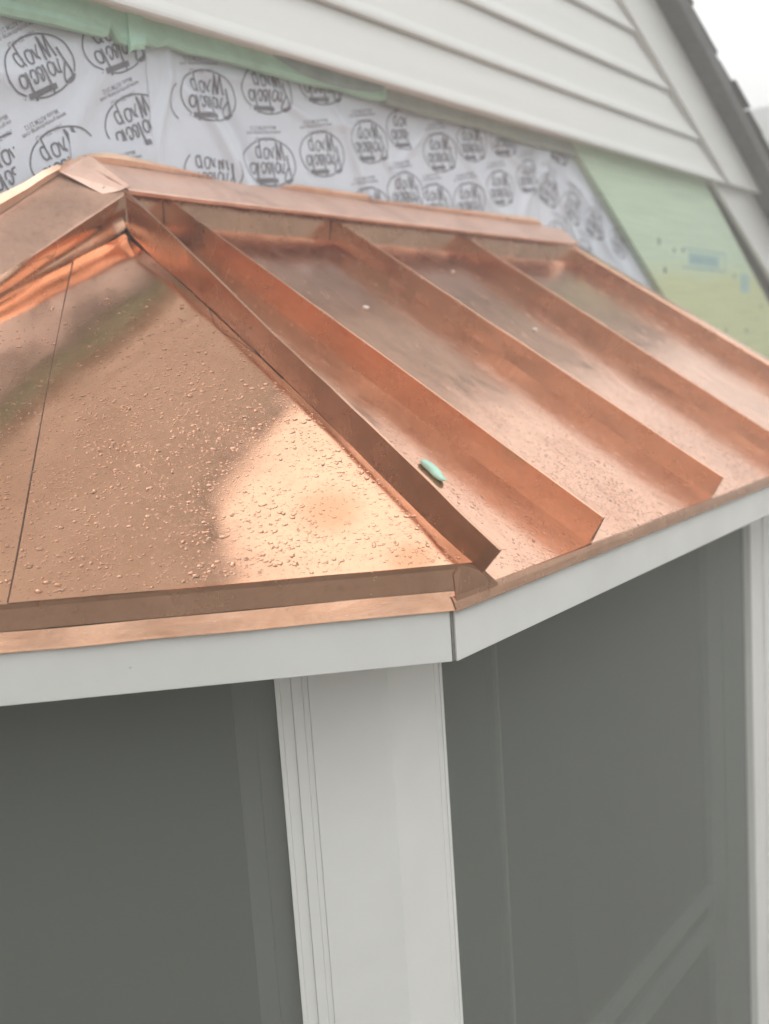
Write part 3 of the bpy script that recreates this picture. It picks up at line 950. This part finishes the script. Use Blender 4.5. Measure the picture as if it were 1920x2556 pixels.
# upturned wall leg of the caps
def leg(pts, name, y=1.192, m='copper_leg', thick=0.0009):
    v, f = [], []
    for i, (x, z0, z1) in enumerate(pts):
        yb = y - 0.004 * math.sin(i * 0.9) ** 2
        v += [Vector((x, y, z0)), Vector((x, yb - 0.006, (z0 + z1) / 2)), Vector((x, yb + 0.001, z1))]
    for i in range(len(pts) - 1):
        for k in range(2):
            f.append((i * 3 + k, i * 3 + 3 + k, i * 3 + 4 + k, i * 3 + 1 + k))
    return obj(name, v, f, m, rc, smooth=True, solid=thick)
leg([(.235, .934, .942), (.27, .935, .953), (.32, .936, .961), (.38, .937, .962), (.44, .937, .958), (.52, .937, .952), (.60, .938, .946), (.66, .938, .941)], 'wall_leg')
leg([(.93, .938, .944), (1.0, .938, .955), (1.1, .938, .956), (1.22, .938, .957), (1.335, .938, .958), (1.338, .938, .945)], 'wall_leg')
leg([(1.34, .938, .945), (1.7, .938, .951), (2.05, .939, .958), (2.25, .939, .962), (2.42, .939, .966), (2.44, .939, .958), (2.47, .938, .945)], 'wall_leg')
leg([(-1.02, .165, .19), (-.6, .42, .455), (-.2, .665, .705), (0.0, .786, .826), (0.08, .835, .866), (0.13, .868, .897), (0.17, .892, .915), (0.185, .90, .915)], 'wall_leg', 1.186)
# closure strips below the caps
for (xa, xb) in ((0.305, ST[0] - 0.003), (ST[0] + 0.003, ST[1] - 0.003), (ST[1] + 0.003, ST[2] - 0.003), (ST[2] + 0.003, ST[3] - 0.001)):
    v, f = sheet((xa, 1.128, 0.772), (xb, 1.128, 0.772), (xb, 1.120, 0.868), (xa, 1.120, 0.868), 20, 6, (0, -1, 0), 0.004, 7, xa, edge=False)
    obj('closure_strip', v, f, 'copper_seam', roof, smooth=True, solid=0.0009)
def clfn(s, t, p):
    return 0.010 * math.exp(-((s - 0.72) / 0.06) ** 2) * math.sin(t * 3.1) + 0.006 * math.exp(-((s - 0.80) / 0.12) ** 2) * (t - 0.5) - 0.006 * math.exp(-((t - 0.5 + 0.3 * (s - 0.7)) / 0.18) ** 2)
v, f = sheet((-1.0, 1.102, 0.055 + TL * Q * 0.102), (0.283, 1.102, 0.055 + TL * Q * (0.283 + 1.102)), (0.280, 1.086, 0.843), (-1.0, 1.086, 0.106), 120, 12, (0, -1, 0), 0.006, 6, 2.2, edge=False, fn=clfn)
obj('closure_strip', v, f, 'copper_seam', roof, smooth=True, solid=0.0009)

# ------------------------------------------------------------------ rain drops
def drops():
    v, f = [], []
    def drop(c, n, r, el, ang, hh):
        a = n.cross(Vector((0, 0, 1))).normalized()
        b_ = n.cross(a)
        u1 = a * math.cos(ang) + b_ * math.sin(ang)
        u2 = n.cross(u1)
        k = len(v)
        seg = 8
        ph = [random.uniform(0.82, 1.18) for _ in range(seg)]
        for (rr, zz) in ((1.0, 0.0), (0.84, 0.5), (0.48, 0.87)):
            for i in range(seg):
                th = 2 * math.pi * i / seg
                q = ph[i] if rr > 0.6 else 1.0
                v.append(c + u1 * (r * rr * el * q * math.cos(th)) + u2 * (r * rr * q * math.sin(th)) + n * (zz * hh * r))
        v.append(c + n * hh * r)
        for ring in range(2):
            for i in range(seg):
                j = (i + 1) % seg
                f.append((k + ring * seg + i, k + ring * seg + j, k + (ring + 1) * seg + j, k + (ring + 1) * seg + i))
        for i in range(seg):
            f.append((k + 2 * seg + i, k + 2 * seg + (i + 1) % seg, k + 3 * seg))
        f.append(tuple(k + i for i in range(seg - 1, -1, -1)))
    cnt = 0
    tries = 0
    while cnt < 11500 and tries < 150000:
        tries += 1
        s, d = random.uniform(-0.03, 1.0), random.uniform(0.004, 0.9)
        p0 = lp(s, d, 0.001 if s < LAP + 0.012 else -0.0008)
        p = p0 + NL * (lbow(d) + dent(p0, 0.0013, 4.0, 3.0) + 0.00035)
        if p.y > 1.085 or p.x < hipx(p.y) - 3 or p.x > hipx(p.y) - 0.012:
            continue
        dens = 0.78 + 0.5 * fnoise(p, 5.5, 5) + 0.45 * fnoise(p, 13, 2)
        dens *= min(1.0, max(0.03, 1.32 - d * 1.75))
        if s > 0.62:
            dens *= 0.6
        if random.random() > dens:
            continue
        r = min(0.0044, 0.0008 * math.exp(abs(random.gauss(0, 0.62))))
        drop(p, NL, r, random.uniform(0.9, 1.7), random.uniform(0, 3.14) if random.random() < .5 else random.uniform(-.4, .4), random.uniform(0.15, 0.27))
        cnt += 1
    cnt = 0
    tries = 0
    while cnt < 9000 and tries < 120000:
        tries += 1
        x, y = random.uniform(0.03, 1.7), abs(random.gauss(0, 0.2)) + 0.0
        if y > 0.7 or x < hipx(y) + 0.02 or min(abs(x - q) for q in SX) < 0.02:
            continue
        p = rp(x, y)
        p = p + NR * (dent(p, 0.0010, 3.5, 4.0) + 0.00035)
        dens = 0.55 + 0.9 * fnoise(p, 6, 1)
        if random.random() > dens:
            continue
        r = min(0.0030, 0.0009 * math.exp(abs(random.gauss(0, 0.45))))
        drop(p, NR, r, random.uniform(0.9, 1.6), random.uniform(0, 3.14), random.uniform(0.38, 0.55))
        cnt += 1
    o = obj('rain_drops', v, f, 'water', None, smooth=True)
    tag(o, 'clear rain drops beaded on the wet copper panels', 'rain drops', kind='stuff')
drops()

# ------------------------------------------------------------------ bits lying on the roof
def pill(name, a, b_, wdt, hgt, n, m, label, cat):
    a, b_ = Vector(a), Vector(b_)
    ax = (b_ - a)
    ln = ax.length
    ax.normalize()
    sd_ = n.cross(ax).normalized()
    v, f = [], []
    ny, ns_ = 14, 12
    for i in range(ny + 1):
        t = -1 + 2 * i / ny
        k = max(0.02, 1 - abs(t) ** 4) ** 0.5
        for j in range(ns_):
            th = 2 * math.pi * j / ns_
            cc, ss = math.cos(th), math.sin(th)
            cc = math.copysign(abs(cc) ** 0.7, cc)
            ss = math.copysign(abs(ss) ** 0.7, ss)
            p = (a + b_) / 2 + ax * (t * ln / 2) + sd_ * (cc * wdt / 2 * k) + n * (hgt / 2 + ss * hgt / 2 * k)
            v.append(p + n * 0.003 * fnoise(p, 45) + sd_ * 0.003 * fnoise(p, 50, 3))
    for i in range(ny):
        for j in range(ns_):
            j2 = (j + 1) % ns_
            f.append((i * ns_ + j, i * ns_ + j2, (i + 1) * ns_ + j2, (i + 1) * ns_ + j))
    f.append(tuple(range(ns_)))
    f.append(tuple(ny * ns_ + j for j in range(ns_ - 1, -1, -1)))
    o = obj(name, v, f, m, None, smooth=True)
    tag(o, label, cat)
    return o
pill('foam_scrap', rp(0.290, 0.268, 0.001), rp(0.277, 0.205, 0.001), 0.024, 0.012, NR, 'foam', 'small pale green foam scrap lying beside the hip seam', 'foam scrap')
def fleck(x, y, r, label):
    vv = []
    for k in range(7):
        a = 2 * math.pi * k / 7
        q = r * random.uniform(0.5, 1.3)
        vv.append(rp(x + q * math.cos(a), y + 0.5 * q * math.sin(a), 0.0016))
    v, f = prism(vv, (0, 0, 0), NR * 0.004)
    o = obj('debris_fleck', v, f, 'scrap')
    tag(o, label, 'debris', 'pale debris flecks on the front panels')
fleck(0.780, 0.780, 0.012, 'pale crumb on the copper pan between the first and second standing seams')
fleck(1.474, 0.675, 0.013, 'pale crumb low on the copper pan between the second and third seams')
fleck(1.502, 0.988, 0.009, 'tiny pale crumb high on the copper pan near the ridge cap')

# ------------------------------------------------------------------ neighbour house far right
nb = empty('neighbour_house', (34, 14, GZ), 'grey roofed neighbouring house far off at the right edge', 'house')
v, f = box(24.6, 40, -2, 22, GZ, 3.0)
obj('wall', v, f, 'nbr_wall', nb)
pts = [(23.9, 0, 2.9), (24.3, 0, 2.9), (32.3, 0, 7.6), (40.7, 0, 2.8), (40.9, 0, 2.9), (32.3, 0, 7.9)]
v, f = prism(pts, (0, -3, 0), (0, 24, 0))
obj('roof', v, f, 'nbr_roof', nb)

# ------------------------------------------------------------------ unseen tree line behind the viewer, added to darken the copper's reflections
v, f = [], []
rt = random.Random(5)
for k in range(5200):
    a = R(rt.uniform(140, 345))
    dist = rt.uniform(24, 33)
    top = 6.0 + 3.5 * noise.noise(Vector((a * 5, 0.3, 2))) + 1.6 * noise.noise(Vector((a * 17, 4, 1)))
    z = GZ + 0.2 + (top - GZ) * rt.random() ** 0.8
    c = Vector((dist * math.cos(a), dist * math.sin(a), z))
    r_ = rt.uniform(0.5, 1.1)
    q0 = Vector((rt.gauss(0, 1), rt.gauss(0, 1), rt.gauss(0, 1))).normalized()
    q1 = q0.orthogonal().normalized()
    q2 = q0.cross(q1)
    k0 = len(v)
    v += [c + q1 * r_, c + q2 * r_ * 0.8, c - q1 * r_, c - q2 * r_ * 0.7]
    f.append((k0, k0 + 1, k0 + 2, k0 + 3))
M['leaf'] = plain('unseen_tree_leaves', (0.075, 0.085, 0.045), 0.8, 0.4, 0.6)
tl = obj('unseen_trees', v, f, 'leaf')
tag(tl, 'unseen dark tree line behind the viewer, added to darken reflections', 'trees', kind='stuff')

# ------------------------------------------------------------------ misty air
v, f = box(-126, 166, -146, 126, GZ - 1.4, 13.0)
hz = obj('haze', v, f, 'ink')
hz.data.materials.clear()
hm = bpy.data.materials.new('mist')
hm.use_nodes = True
hn_ = hm.node_tree
for n_ in list(hn_.nodes):
    hn_.nodes.remove(n_)
ho = hn_.nodes.new('ShaderNodeOutputMaterial')
pv = hn_.nodes.new('ShaderNodeVolumePrincipled')
pv.inputs['Color'].default_value = (0.96, 0.97, 0.97, 1)
pv.inputs['Density'].default_value = 0.038
pv.inputs['Anisotropy'].default_value = 0.2
hn_.links.new(pv.outputs[0], ho.inputs['Volume'])
hz.data.materials.append(hm)
tag(hz, 'thin pale mist hanging over the whole yard', 'haze', kind='stuff')
